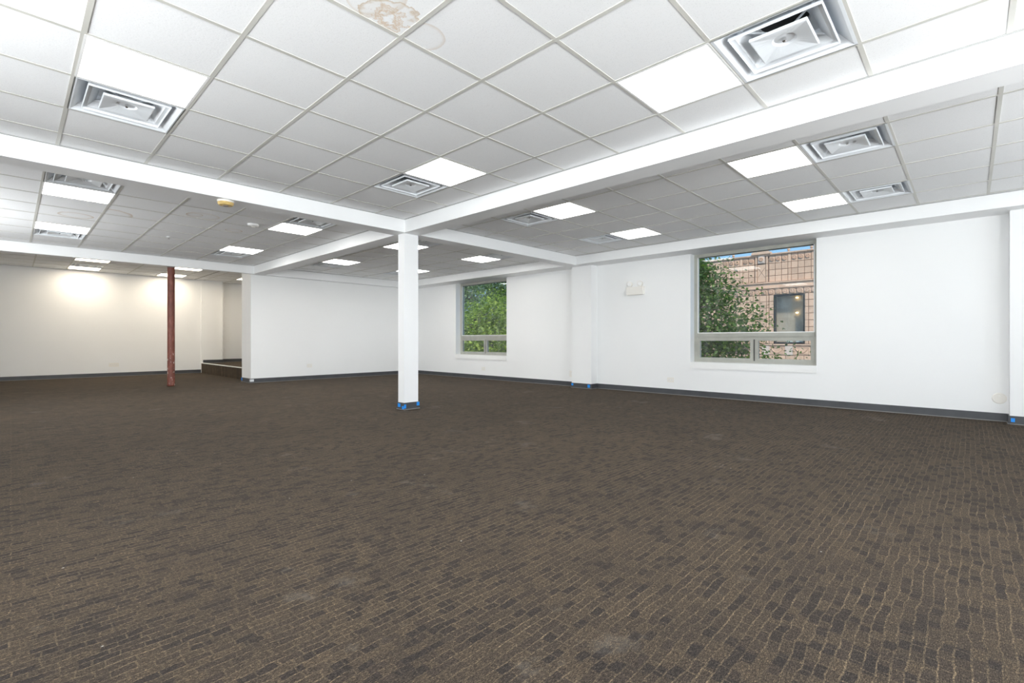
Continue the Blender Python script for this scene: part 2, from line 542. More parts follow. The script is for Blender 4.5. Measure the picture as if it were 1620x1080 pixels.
# baseboards (vinyl cove base): dark face and pale scuffed foot
BH = 0.1
def baseboard(name, label, segs, z=0.0):
    # segs: (x0, x1, y0, y1, nx, ny): thin box hugging a wall, foot grows along the normal
    m = MB(); ft = MB()
    for (x0, x1, y0, y1, nx, ny) in segs:
        m.box(x0, x1, y0, y1, z + 0.004, z + BH)
        e = 0.008
        ft.box(x0 + min(nx, 0) * e, x1 + max(nx, 0) * e, y0 + min(ny, 0) * e, y1 + max(ny, 0) * e, z + 0.001, z + 0.011)
    o = m.build(name, M['base'])
    ft.build('base_foot', M['base_foot'], o)
    return struct(o, label, 'baseboard')
T = 0.012
baseboard('baseboard_right', 'dark grey vinyl baseboard along the window wall',
          [(XR - T, XR, 5.973, 11.88, -1, 0), (XR - T, XR, -0.334, 5.488, -1, 0), (XR - T, XR, YF, -0.86, -1, 0)])
baseboard('baseboard_pilaster', 'dark grey vinyl baseboard around the pilaster between the windows',
          [(8.04 - T, 8.04, 5.488, 5.973, -1, 0), (8.04 - T, XR - T, 5.488 - T, 5.488, 0, -1), (8.04 - T, XR - T, 5.973, 5.973 + T, 0, 1)])
baseboard('baseboard_pilaster', 'dark grey vinyl baseboard on the pilaster at the right edge',
          [(8.04 - T, 8.04, -0.86, -0.334, -1, 0), (8.04 - T, XR - T, -0.334, -0.334 + T, 0, 1)])
baseboard('baseboard_partition', 'dark grey vinyl baseboard along the white partition and its end',
          [(3.79 - T, XR - T, 11.88 - T, 11.88, 0, -1), (3.79 - T, 3.79, 11.88, 12.5, -1, 0)])
baseboard('baseboard_back', 'dark grey vinyl baseboard along the far wall behind the red pipe column',
          [(XL, 3.955, YB - T, YB, 0, -1)])
baseboard('baseboard_platform', 'dark grey vinyl baseboard on the walls of the raised platform',
          [(4.002, 4.53, YB - .03 - T, YB - .03, 0, -1), (4.53, 4.53 + T, YB - .03, 17.05, 1, 0), (4.53, 7.0, 17.05 - T, 17.05, 0, -1)], 0.285)
baseboard('baseboard_left', 'dark grey vinyl baseboard on the side wall left of the camera', [(XL, XL + T, YF, YB, 1, 0)])
baseboard('baseboard_front', 'dark grey vinyl baseboard on the wall behind the camera', [(XL + T, XR - T, YF, YF + T, 0, 1)])

# ------------------------------------------------------------------ windows
def window(n, y0, y1, label):
    xf = 8.40                 # room-side plane of the frame
    root = empty('window_%d' % n, (xf, (y0 + y1) / 2, WZ0))
    struct(root, label, 'window')
    cy = (y0 + y1) / 2
    def P(mb, name, mat, par=root):
        mb.v = [(a - xf, b - cy, c - WZ0) for a, b, c in mb.v]
        ob = mb.build(name, mat, par)
        return ob
    zt0, zt1 = 0.99, 1.10
    f = MB()
    f.box(xf, xf + .09, y0, y0 + .055, WZ0, WZ1).box(xf, xf + .09, y1 - .055, y1, WZ0, WZ1)
    f.box(xf, xf + .09, y0 + .055, y1 - .055, WZ1 - .055, WZ1).box(xf, xf + .09, y0 + .055, y1 - .055, WZ0, WZ0 + .05)
    fr = P(f, 'frame', M['alu'])
    g = MB()
    g.box(xf + .03, xf + .034, y0 + .05, y1 - .05, WZ1 - .07, WZ1 - .05)
    P(g, 'head_gasket', M['alu_dark'])
    P(MB().box(xf - .012, xf + .08, y0 + .055, y1 - .055, zt0 + .045, zt1).box(xf + .004, xf + .08, y0 + .055, y1 - .055, zt0, zt0 + .045), 'transom', M['alu'])
    ym = cy - 0.045
    P(MB().box(xf + .002, xf + .08, ym - .012, ym + .012, WZ0 + .05, zt0), 'mullion', M['alu_dark'])
    for a, b_ in ((y0 + .055, ym - .012), (ym + .012, y1 - .055)):
        s = MB()
        w = 0.05
        z0, z1 = WZ0 + .05, zt0
        s.box(xf - .008, xf + .05, a, a + w, z0, z1).box(xf - .008, xf + .05, b_ - w, b_, z0, z1)
        s.box(xf - .008, xf + .05, a + w, b_ - w, z0, z0 + .04).box(xf - .008, xf + .05, a + w, b_ - w, z1 - .022, z1)
        sash = P(s, 'sash', M['alu'])
        P(MB().box(xf + .018, xf + .024, a + w, b_ - w, z0 + .04, z1 - .022), 'pane', M['glass'])
    P(MB().box(xf + .018, xf + .026, y0 + .055, y1 - .055, zt1, WZ1 - .055), 'pane', M['glass'])
    # pale glazing bead round the fixed pane
    bd = MB()
    bd.box(xf + .01, xf + .017, y0 + .055, y0 + .07, zt1, WZ1 - .055).box(xf + .01, xf + .017, y1 - .07, y1 - .055, zt1, WZ1 - .055)
    bd.box(xf + .01, xf + .017, y0 + .07, y1 - .07, zt1, zt1 + .012)
    P(bd, 'glazing_bead', M['white'])
    st = MB().box(XR - .02, xf, y0, y1, WZ0 - .004, WZ0 + .012)
    st.box(XR - .02, XR - .0005, y0 - .004, y1 + .004, WZ0 - .098, WZ0 - .004)
    P(st, 'sill', M['white'])
    return root
window(1, *W1, 'aluminium window in white wall looking onto the terracotta building')
window(2, *W2, 'aluminium window in white wall filled with green foliage, next to the square column')
for k, yy in enumerate(ADDED_LEFT_WIN):  # windows added out of view to hold the fill lights
    w = window(3 + k, yy - HW, yy + HW, 'added aluminium window on the unseen side wall, %s from the camera corner' % ('first', 'second', 'third')[k])
    w.rotation_euler.z = math.pi
    w.location.x = XL - (8.40 - XR)
for k, xx in enumerate(ADDED_FRONT_WIN):
    w = window(6 + k, xx - HW, xx + HW, 'added aluminium window behind the camera, %s from the camera corner' % ('first', 'second', 'third')[k])
    w.rotation_euler.z = -math.pi / 2
    w.location = (xx, YF - (8.40 - XR), WZ0)

# ------------------------------------------------------------------ ceilings
CELL = 0.61
full_tile = None
def tile_mesh(w, d, mat):
    me = bpy.data.meshes.new('ceiling_tile')
    m = MB().box(-w / 2, w / 2, -d / 2, d / 2, 0.0, 0.014)
    me.from_pydata(m.v, [], m.f)
    me.materials.append(mat)
    return me
TILE_ME = tile_mesh(CELL - .006, CELL - .006, M['tile'])

def bay(label, x0, x1, y0, y1, z, ox, oy, taken, stains={}):
    deck = MB().box(x0, x1, y0, y1, ZD, ZD + .12).build('ceiling', M['deck'])
    struct(deck, label, 'ceiling')
    i0, i1 = math.floor((x0 - ox) / CELL), math.ceil((x1 - ox) / CELL)
    j0, j1 = math.floor((y0 - oy) / CELL), math.ceil((y1 - oy) / CELL)
    fl = 0.003
    for i in range(i0, i1):
        for j in range(j0, j1):
            if (i, j) in taken:
                continue
            a, b_ = max(x0, ox + i * CELL) + .003, min(x1, ox + (i + 1) * CELL) - .003
            c, d = max(y0, oy + j * CELL) + .003, min(y1, oy + (j + 1) * CELL) - .003
            if b_ - a < .03 or d - c < .03:
                continue
            if (i, j) in stains:
                cx, cyy = (a + b_) / 2, (c + d) / 2
                mat = tile_mat('stained_ceiling_tile', [(sx - cx, sy - cyy, r, s, h) for (sx, sy, r, s, h) in stains[(i, j)]])
                me = tile_mesh(b_ - a, d - c, mat)
            elif b_ - a > CELL - .01 and d - c > CELL - .01:
                me = TILE_ME
            else:
                me = tile_mesh(b_ - a, d - c, M['tile'])
            t = bpy.data.objects.new('ceiling_tile', me)
            t.location = ((a + b_) / 2, (c + d) / 2, z + fl + R.choice((0, 0, 0, .001, .002)))
            if (i, j) in stains:
                t['label'] = 'tile with brown water stain'
            t.parent = deck
            COL.objects.link(t)
    hw = 0.0125
    for i in range(i0, i1 + 1):
        x = ox + i * CELL
        if x0 + .03 < x < x1 - .03:
            MB().box(x - hw, x + hw, y0, y1, z, z + fl).box(x - .003, x + .003, y0, y1, z + fl, z + .03).build('grid_bar', M['tbar'], deck)
    for j in range(j0, j1 + 1):
        y = oy + j * CELL
        if y0 + .03 < y < y1 - .03:
            MB().box(x0, x1, y - hw, y + hw, z + .0006, z + fl).box(x0, x1, y - .003, y + .003, z + fl, z + .028).build('grid_bar', M['tbar'], deck)
    e = 0.022
    for q in ((x0, x0 + e, y0, y1), (x1 - e, x1, y0, y1), (x0 + e, x1 - e, y0, y0 + e), (x0 + e, x1 - e, y1 - e, y1)):
        MB().box(*q, z - .0012, z + .0022).build('wall_angle', M['angle'], deck)
    return deck

GA = (1.4945, 2.284)
GB = (4.675, 2.290)
GC = (1.450, 7.085)
GD = (4.610, 7.040)
GE = (0.98, 15.85)

# ---- light panels and air diffusers: built once, then copied
def make_light(mat):
    r = empty('ceiling_light', (0, 0, 0))
    h = CELL / 2 - .004
    w = 0.014
    MB().box(-h, h, -h, -h + w, -.001, .05).box(-h, h, h - w, h, -.001, .05).box(-h, -h + w, -h + w, h - w, -.001, .05).box(h - w, h, -h + w, h - w, -.001, .05) \
        .box(-h, h, -h, h, .05, .056).build('frame', M['white'], r)
    MB().box(-h + w, h - w, -h + w, h - w, .003, .010).build('lit_panel', mat, r)
    return r

def sq_ring(mb, prof):
    # prof: list of (half, z); square loops joined
    b = len(mb.v)
    for h, z in prof:
        mb.v += [(-h, -h, z), (h, -h, z), (h, h, z), (-h, h, z)]
    for i in range(len(prof) - 1):
        for k in range(4):
            k2 = (k + 1) % 4
            mb.f.append((b + i * 4 + k, b + i * 4 + k2, b + i * 4 + 4 + k2, b + i * 4 + 4 + k))

def make_diffuser():
    r = empty('air_diffuser', (0, 0, 0))
    pan = MB()
    sq_ring(pan, [(.301, .004), (.301, .0), (.285, .0), (.270, .012), (.175, .105)])
    # square to round collar
    n = 32
    b = len(pan.v)
    for (rad, z) in ((.125, .105), (.125, .21)):
        for k in range(n):
            a = 2 * math.pi * k / n
            pan.v.append((rad * math.cos(a), rad * math.sin(a), z))
    for k in range(n):
        k2 = (k + 1) % n
        pan.f.append((b + k, b + k2, b + n + k2, b + n + k))
    sqp = []
    for k in range(n):
        a = 2 * math.pi * k / n
        c_, s_ = math.cos(a), math.sin(a)
        q = .175 / max(abs(c_), abs(s_))
        sqp.append((q * c_, q * s_, .105))
    b2 = len(pan.v)
    pan.v += sqp
    for k in range(n):
        k2 = (k + 1) % n
        pan.f.append((b + k, b + k2, b2 + k2, b2 + k))
    pan.build('back_pan', M['metal_white'], r)
    MB().lathe([(.124, .135), (.124, .2095)], 32, cap0=True, cap1=False).build('duct_opening', M['dark'], r)
    o1 = MB(); sq_ring(o1, [(.155, .076), (.205, .026), (.228, .020), (.228, .004), (.224, .002), (.221, .016), (.200, .020), (.151, .070)])
    o1.build('outer_cone', M['metal_white'], r)
    o2 = MB()
    sq_ring(o2, [(.143, .016), (.143, .002), (.138, .000)])
    # shallow pyramid dished towards a round dimple
    n = 32
    b = len(o2.v)
    for k in range(n):
        a = 2 * math.pi * k / n
        c_, s_ = math.cos(a), math.sin(a)
        q = .138 / max(abs(c_), abs(s_))
        o2.v.append((q * c_, q * s_, .000))
    for (rad, z) in ((.062, .020), (.052, .030), (.012, .032)):
        for k in range(n):
            a = 2 * math.pi * k / n
            o2.v.append((rad * math.cos(a), rad * math.sin(a), z))
    for i in range(3):
        for k in range(n):
            k2 = (k + 1) % n
            o2.f.append((b + i * n + k, b + i * n + k2, b + (i + 1) * n + k2, b + (i + 1) * n + k))
    o2.f.append(tuple(b + 3 * n + k for k in range(n)))
    ctr = o2.build('center_plate', M['metal_white'], r)
    MB().lathe([(.010, .030), (.011, .012), (.007, .008)], 12).build('screw', M['chrome'], ctr)
    st = MB()
    for a in (math.pi / 4, 3 * math.pi / 4):
        c_, s_ = math.cos(a), math.sin(a)
        st.tube((-.27 * c_, -.27 * s_, .055), (.27 * c_, .27 * s_, .055), .006, .006, 6)
    st.build('strut', M['metal_white'], r)
    return r

light_cool = make_light(M['panel'])
light_far = make_light(M['panel_far'])
light_warm = make_light(M['panel_warm'])
diff0 = make_diffuser()
protos = {'L': [light_cool, False], 'W': [light_warm, False], 'F': [light_far, False], 'D': [diff0, False]}
GRP = {'F': ('panel light', 'square ceiling panel lights'), 'L': ('panel light', 'square ceiling panel lights'), 'W': ('panel light', 'square ceiling panel lights'), 'D': ('air diffuser', 'square ceiling air diffusers')}
def put(kind, g, i, j, z, label):
    pr = protos[kind]
    o = pr[0] if not pr[1] else copy_tree(pr[0])
    pr[1] = True
    o.location = (g[0] + (i + .5) * CELL, g[1] + (j + .5) * CELL, z)
    tag(o, label, GRP[kind][0], GRP[kind][1])
    return (i, j)

tA = {put('L', GA, -2, 2, ZC, 'large lit square ceiling panel at upper left, nearest on that side'),
      put('L', GA, 2, -2, ZC, 'large lit square ceiling panel at upper right, left of the biggest air diffuser'),
      put('L', GA, 2, 2, ZC, 'lit square ceiling panel in the near bay straight above the square column'),
      put('L', GA, -2, -2, ZC, 'lit ceiling panel directly above the camera, outside the picture'),
      put('D', GA, -2, 3, ZC, 'air diffuser below the large lit panel at upper left'),
      put('D', GA, 2, -3, ZC, 'biggest air diffuser, cut by the top edge at upper right'),
      put('D', GA, 2, 3, ZC, 'air diffuser left of the lit panel above the square column')}
tB = {put('L', GB, 0, -2, ZC, 'lit panel in the right bay just behind the long beam, near the right edge'),
      put('L', GB, 3, -2, ZC, 'lit panel in front of the building window, near the soffit at right'),
      put('L', GB, 0, 2, ZC, 'lit panel in the right bay just behind the long beam, towards the column'),
      put('L', GB, 3, 2, ZC, 'lit panel in the right bay above the twin-head emergency light'),
      put('D', GB, 0, -3, ZC, 'air diffuser behind the long beam near the right edge'),
      put('D', GB, 3, -3, ZC, 'air diffuser nearest the soffit at the right edge'),
      put('D', GB, 0, 3, ZC, 'air diffuser behind the long beam with dark round opening, middle right'),
      put('D', GB, 3, 3, ZC, 'air diffuser in the right bay nearest the pilaster between the windows')}
tC = {put('F', GC, -2, 0, ZC, 'lit panel in the left middle bay below its air diffuser, beside the beam'),
      put('F', GC, -2, 4, ZC, 'lit panel at far left of the middle bay, above its air diffuser'),
      put('F', GC, 2, 0, ZC, 'lit panel behind the left beam, right of the small white ceiling sensor'),
      put('F', GC, 2, 4, ZC, 'lit panel near the end of the white partition, left of the far beam'),
      put('D', GC, -2, -1, ZC, 'air diffuser in the left middle bay, half hidden by the beam'),
      put('D', GC, -2, 5, ZC, 'air diffuser at far left just in front of the bulkhead'),
      put('D', GC, 2, -1, ZC, 'air diffuser half hidden by the left beam, right of the small white sensor'),
      put('D', GC, 2, 5, ZC, 'air diffuser beside the lit panel nearest the partition end')}
tD = {put('F', GD, 0, 0, ZC, 'lit panel crossed by the top of the square column, nearer one'),
      put('F', GD, 3, 0, ZC, 'lit panel right of the square column above the foliage window'),
      put('F', GD, 0, 4, ZC, 'lit panel left of the square column in front of the partition'),
      put('F', GD, 3, 4, ZC, 'lit panel crossed by the square column, farther one'),
      put('D', GD, 0, -1, ZC, 'air diffuser just right of the top of the square column'),
      put('D', GD, 3, -1, ZC, 'air diffuser above the foliage window behind the short beam'),
      put('D', GD, 0, 5, ZC, 'air diffuser in front of the partition, under the far beam'),
      put('D', GD, 3, 5, ZC, 'air diffuser in the far corner left of the square column')}
tE = {put('W', GE, 0, 0, ZE, 'warm lit panel at the far left wall, behind the bulkhead'),
      put('W', GE, 3, 0, ZE, 'warm lit panel at the far wall, behind the red pipe column'),
      put('W', GE, 0, -3, ZE, 'warm lit panel at far left, mostly hidden behind the bulkhead'),
      put('W', GE, 3, -3, ZE, 'warm lit panel right of the red pipe column top, mostly hidden'),
      put('D', GE, 0, -1, ZE, 'air diffuser in the rear area at far left')}

sA = {(-1, -1): [(1.37, 2.20, .16, .7, True), (1.12, 2.08, .26, .35, False), (1.22, 2.18, .09, .3, False)],
      (0, -1): [(1.58, 2.20, .13, .35, False)]}
def cell(g, x, y):
    return (math.floor((x - g[0]) / CELL), math.floor((y - g[1]) / CELL))
sC = {}
for (sx, sy, r_, s_) in ((.604, 8.70, .19, .55), (.86, 8.25, .30, .6), (1.80, 7.51, .20, .4), (1.70, 7.50, .10, .6), (2.363, 8.161, .12, .65)):
    sC.setdefault(cell(GC, sx, sy), []).append((sx, sy, r_, s_, False))
bay('near ceiling bay of square white tiles with a brown water stain', XL, 3.79, YF, 5.69, ZC, *GA, tA, sA)
bay('right ceiling bay of square white tiles beside the window wall', 4.05, 7.8, YF, 5.69, ZC, *GB, tB)
bay('left middle ceiling bay with ring-shaped water stains', XL, 3.79, 5.95, 11.7, ZC, *GC, tC, sC)
bay('far ceiling bay of white tiles behind the square column', 4.05, 7.8, 5.95, 11.7, ZC, *GD, tD)
bay('warm-lit rear ceiling behind the bulkhead', XL, 3.79, 11.82, YB, ZE, *GE, tE)
tP = {put('W', GE, 6, -1, ZE, 'warm lit panel above the raised platform, almost hidden by the partition')}
bay('rear ceiling above the raised platform', 3.79, 7.0, 12.5, 17.05, ZE, *GE, tP)

# ------------------------------------------------------------------ columns
col = empty('column', (3.927, 5.808, 0))
tag(col, 'white square column standing alone under the crossing beams', 'column')
MB().box(-.1175, .1175, -.075, .075, 0.0, ZB).build('shaft', M['beam'], col)
bt = MB()
bt.box(-.1175 - T, .1175 + T, -.075 - T, -.075, .004, BH).box(-.1175 - T, .1175 + T, .075, .075 + T, .004, BH)
bt.box(-.1175 - T, -.1175, -.075, .075, .004, BH).box(.1175, .1175 + T, -.075, .075, .004, BH)
b0 = bt.build('base_trim', M['base'], col)
e = T + .006
MB().box(-.1175 - e, .1175 + e, -.075 - e, -.075, .001, .010).box(-.1175 - e, -.1175, -.075, .075 + e, .001, .010).build('base_foot', M['base_foot'], b0)

pipe = empty('pipe_column', (2.366, 12.342, 0))
tag(pipe, 'round steel pipe column with worn red paint and white chips', 'column')
MB().lathe([(.069, 0.0), (.071, .03), (.0685, .05), (.0665, 1.0), (.0665, 2.525)], 28, cap1=False).build('shaft', M['red'], pipe, smooth=True)
MB().lathe([(.0685, 2.525), (.0685, ZE)], 28, cap0=False, cap1=False).build('cap_band', M['grey'], pipe, smooth=True)

# ------------------------------------------------------------------ small fittings
# emergency light on the window wall
em = empty('emergency_light', (XR, 4.60, 1.84))
tag(em, 'white twin-head emergency light on the wall left of the building window', 'emergency light')
MB().box(-.075, 0, -.175, .175, 0, .15).box(-.083, -.075, -.165, .165, .012, .138).build('housing', M['cream'], em)
for yy in (-.105, .115):
    hd = MB().lathe([(.030, -.045), (.052, -.02), (.056, .02), (.050, .024)], 20, origin=(-.045, yy, .205), axis='x').build('lamp_head', M['cream'], em)
    MB().lathe([(.044, .0243), (.030, .031)], 20, origin=(-.045, yy, .205), axis='x').build('lens', M['white'], hd)
    MB().box(-.055, -.035, yy - .012, yy + .012, .149, .165).build('bracket', M['cream'], em)

# electrical outlets
def outlet(loc, facing, w, h, label, gangs=1):
    r = empty('wall_outlet', loc)
    tag(r, label, 'outlet', 'electrical outlets low on the walls')
    t = .006
    def bx(u0, u1, d0, d1, z0, z1):
        return (-d1, -d0, u0, u1, z0, z1) if facing == 'x' else (u0, u1, -d1, -d0, z0, z1)
    pl = MB().box(*bx(-w / 2, w / 2, 0, t, -h / 2, h / 2)).build('cover_plate', M['cream'], r)
    horiz = w > h
    for k in range(2 * gangs):
        o_ = (k - (2 * gangs - 1) / 2) * (.044 if horiz else .042)
        cu, cz = (o_, 0) if horiz else (0, o_)
        rc = MB().box(*bx(cu - .016, cu + .016, t, t + .002, cz - .014, cz + .014)).build('receptacle', M['white'], r)
        for s_ in (-.006, .006):
            MB().box(*bx(cu + s_ - .0015, cu + s_ + .0015, t + .002, t + .0026, cz - .006, cz + .006)).build('slot', M['slot'], rc)
outlet((XR, 3.912, .262), 'x', .125, .085, 'cream outlet low on the wall just left of the building window')
outlet((XR, 8.872, .258), 'x', .125, .085, 'cream outlet low on the wall beneath the foliage window')
outlet((XR, 6.135, .262), 'x', .085, .13, 'upright cream outlet tucked against the pilaster between the windows')
outlet((5.133, 11.88, .345), 'y', .125, .085, 'cream outlet low on the white partition')
outlet((1.923, YB, .311), 'y', .21, .095, 'cream double outlet low on the far wall left of the red pipe column', 2)

rp = empty('round_wall_plate', (XR, -.255, .277))
tag(rp, 'round cream blank plate low on the wall at the right edge', 'wall plate')
MB().lathe([(.066, 0), (.066, .004), (.058, .009)], 36, axis='x').build('plate', M['cream'], rp)
MB().lathe([(.006, .009), (.006, .012)], 12, origin=(0, 0, .03), axis='x').build('screw', M['white'], rp)

# detectors and sprinkler
sd = empty('smoke_detector', (1.60, 5.80, ZB))
tag(sd, 'yellowed round smoke detector under the left beam', 'smoke detector')
MB().lathe([(.080, 0), (.080, -.018)], 32).build('base', M['cream'], sd)
MB().lathe([(.076, -.018), (.078, -.030), (.066, -.048), (.036, -.052)], 32).build('cover', M['yellowed'], sd, smooth=False)
MB().lathe([(.030, -.052), (.022, -.058)], 20).build('sensor_cap', M['slot'], sd)
ms = empty('ceiling_sensor', (2.42, 7.49, ZC))
tag(ms, 'small white sensor on the ceiling tile left of a lit panel', 'sensor')
MB().lathe([(.072, 0), (.072, -.022), (.058, -.034)], 28).build('housing', M['white'], ms)
MB().lathe([(.03, -.034), (.018, -.044)], 18).build('lens', M['cream'], ms)
sk = empty('sprinkler', (1.49 + .28, 9.40, ZC))
tag(sk, 'small sprinkler head in the left middle ceiling bay', 'sprinkler')
MB().lathe([(.035, 0), (.033, -.006), (.012, -.008)], 20).build('escutcheon', M['white'], sk)
MB().lathe([(.008, -.008), (.008, -.03), (.018, -.032), (.018, -.035)], 12).build('deflector', M['chrome'], sk)

# painter's tape scraps on the baseboards
def tape(label, mat, *bxs):
    m = MB()
    for q in bxs:
        m.box(*q)
    c = [sum(v[k] for v in m.v) / len(m.v) for k in range(3)]
    m.v = [tuple(v[k] - c[k] for k in range(3)) for v in m.v]
    return tag(m.build('painters_tape', mat, None, c), label, 'tape', 'scraps of tape on the baseboards')
cx0, cy0 = 3.8095 - T, 5.733 - T
tape('blue tape scrap on the left side of the square column base', M['tape'], (cx0 - .002, cx0, cy0 + .085, cy0 + .15, .035, .085))
tape('blue tape scrap wrapping the near corner of the square column base', M['tape'], (cx0 - .002, cx0, cy0 - .002, cy0 + .05, .012, .055), (cx0, cx0 + .035, cy0 - .002, cy0, .022, .078))
tape('blue tape scrap at the right of the square column base', M['tape'], (4.0445 - .035, 4.0445 + T, cy0 - .002, cy0, .045, .095))
tape('blue tape scrap at the left corner of the pilaster between the windows', M['tape'], (8.04 - T - .002, 8.04 - T, 5.925, 5.973, .045, .09))
tape('blue tape scrap at the right of the pilaster between the windows', M['tape'], (8.04 - T - .002, 8.04 - T, 5.51, 5.57, .025, .085))
tape('blue tape scrap on the pilaster at the right edge', M['tape'], (8.04 - T - .002, 8.04 - T, -.375, -.342, .03, .075))
tape('blue tape scrap at the far corner of the partition end', M['tape'], (3.79 - T - .002, 3.79 - T, 12.42, 12.5, .03, .095))
tape('pale tape scrap at the near corner of the partition end', M['tape_white'], (3.79 - T - .002, 3.79 - T, 11.87, 11.93, .03, .085), (3.79 - T, 3.85, 11.88 - T - .002, 11.88 - T, .03, .085))

# ------------------------------------------------------------------ outside
GZ = -4.0
o = MB().box(XR + WT + .02, 60, -25, 60, GZ - .2, GZ).build('street', M['asphalt'])
struct(o, 'street below the windows', 'street')

XFc = 22.0
bd = empty('building', (XFc, 5.5, GZ))
tag(bd, 'terracotta building with ornate parapet seen through the right window', 'building')
def fb(name, mat, *bxs, par=None):
    m = MB()
    for q in bxs:
        m.box(*q)
    m.v = [(a - XFc, b_ - 5.5, c - GZ) for a, b_, c in m.v]
    return m.build(name, mat, par or bd)
Y0F, Y1F = -3.0, 12.0
WY0, WY1, WZ_0, WZ_1 = 4.79, 5.91, .85, 2.85
fb('wall', M['mortar'], (XFc, XFc + .4, Y0F, WY0, GZ, 4.55), (XFc, XFc + .4, WY1, Y1F, GZ, 4.55), (XFc, XFc + .4, WY0, WY1, GZ, WZ_0), (XFc, XFc + .4, WY0, WY1, WZ_1, 4.55),
   (XFc + .4, XFc + 8, Y0F, Y0F + .3, GZ, 4.4), (XFc + .4, XFc + 8, Y1F - .3, Y1F, GZ, 4.4), (XFc + .4, XFc + 8, Y0F, Y1F, 4.2, 4.4), (XFc + 7.7, XFc + 8, Y0F, Y1F, GZ, 4.4))
fb('facing', M['terra'], (XFc - .02, XFc, Y0F, 3.45, GZ, 4.5), (XFc - .02, XFc, 8.1, Y1F, GZ, 4.5), (XFc - .02, XFc, 3.45, 8.3, GZ, .0))
J = .008
shared = {}
def block(y0, y1, z0, z1, depth=.03, mat='terra'):
    w, h = round(y1 - y0 - 2 * J, 3), round(z1 - z0 - 2 * J, 3)
    key = (w, h, depth, mat)
    if key not in shared:
        m = MB()
        b = .006
        # bevelled face block
        for (hy, hz, x) in ((w / 2, h / 2, 0), (w / 2, h / 2, -depth + b), (w / 2 - b, h / 2 - b, -depth)):
            m.v += [(x, -hy, -hz), (x, hy, -hz), (x, hy, hz), (x, -hy, hz)]
        for i in range(2):
            for k in range(4):
                k2 = (k + 1) % 4
                m.f.append((i * 4 + k, i * 4 + 4 + k, i * 4 + 4 + k2, i * 4 + k2))
        m.f.append((8, 11, 10, 9))
        me = bpy.data.meshes.new('terracotta_block')
        me.from_pydata(m.v, [], m.f)
        me.materials.append(M[mat])
        shared[key] = me
    o = bpy.data.objects.new('terracotta_block', shared[key])
    o.location = (R.uniform(-.003, .003), (y0 + y1) / 2 - 5.5, (z0 + z1) / 2 - GZ)
    o.parent = bd
    COL.objects.link(o)
    return o
def rosette(y, z, r, n=8):
    m = MB()
    m.lathe([(r, .0), (r, .022), (r * .82, .03), (r * .78, .014), (r * .3, .012), (r * .26, .03), (r * .1, .036)], 14, axis='x', cap0=False)
    for k in range(n):
        a = 2 * math.pi * k / n
        m.tube((-.016, r * .3 * math.cos(a), r * .3 * math.sin(a)), (-.02, r * .74 * math.cos(a), r * .74 * math.sin(a)), r * .10, r * .16, 5)
    o = m.build('rosette', M['terra'], bd, (-.03, y - 5.5, z - GZ))
    return o
# parapet field: groups of three square blocks parted by narrow strips, pier between 6.13 and 6.64
rows = [4.53, 4.19, 3.92, 3.67, 3.42]
cols = []
y = 6.10
for g in range(3):
    for k in range(3):
        cols.append((y - .235, y, True)); y -= .235
    cols.append((y - .125, y, False)); y -= .125
y = 6.67
for g in range(2):
    for k in range(2 if g == 0 else 3):
        cols.append((y, y + .235, True)); y += .235
    cols.append((y, y + .125, False)); y += .125
for (a, b_, sq) in cols:
    if a < 3.5 or b_ > 8.3:
        continue
    for k in range(4):
        block(a, b_, rows[k + 1], rows[k], .022 if sq else .04, 'terra')
    if sq:
        rosette((a + b_) / 2, (rows[0] + rows[1]) / 2 - .0, .085)
# the pier with shield, crossed panel and scrolled crown
for k in range(4):
    block(6.13, 6.22, rows[k + 1], rows[k], .06)
    block(6.55, 6.64, rows[k + 1], rows[k], .06)
fb('shield', M['terra_pale'], (XFc - .07, XFc, 6.25, 6.52, 4.22, 4.56), (XFc - .085, XFc - .07, 6.28, 6.49, 4.25, 4.53))
rosette(6.385, 4.39, .09).location.x = -.085
fb('crossed_panel', M['terra'], (XFc - .035, XFc, 6.23, 6.54, 3.44, 4.18))
xm = MB()
for (p, q) in (((6.24, 3.62), (6.53, 4.05)), ((6.53, 3.62), (6.24, 4.05))):
    xm.tube((-.036, p[0] - 5.5, p[1] - GZ), (-.036, q[0] - 5.5, q[1] - GZ), .007, .007, 6)
xm.build('cross_joint', M['mortar'], bd)
cr = MB()
prof = [(6.02, 4.60), (6.02, 4.68), (6.12, 4.72), (6.24, 4.70), (6.31, 4.78), (6.38, 4.84), (6.46, 4.78), (6.53, 4.70), (6.66, 4.72), (6.76, 4.68), (6.76, 4.60)]
nP = len(prof)
for x in (-.14, .12):
    cr.v += [(x, a - 5.5, b_ - GZ) for a, b_ in prof]
cr.f.append(tuple(range(nP))); cr.f.append(tuple(range(nP, 2 * nP))[::-1])
for k in range(nP):
    k2 = (k + 1) % nP
    cr.f.append((k, nP + k, nP + k2, k2))
cr.build('pier_crown', M['terra'], bd)
# coping stones with overhang, finials
y = 3.3
while y < 8.4:
    if not (6.0 < y + .23 < 6.8 and False):
        fb('coping_stone', M['terra'], (XFc - .09, XFc + .3, y + .004, y + .456, 4.55, 4.60), (XFc - .06, XFc, y + .004, y + .456, 4.52, 4.55))
    y += .46
fb('coping', M['terra'], (XFc - .09, XFc + .3, Y0F, 3.3, 4.55, 4.60), (XFc - .09, XFc + .3, y, Y1F, 4.55, 4.60))
for yy in (7.53, 5.36, 4.55, 3.74):
    MB().lathe([(.035, 0), (.03, .03), (.055, .06), (.062, .09), (.045, .125), (.01, .135)], 14).build('finial', M['terra'], bd, (-.02, yy - 5.5, 4.60 - GZ))
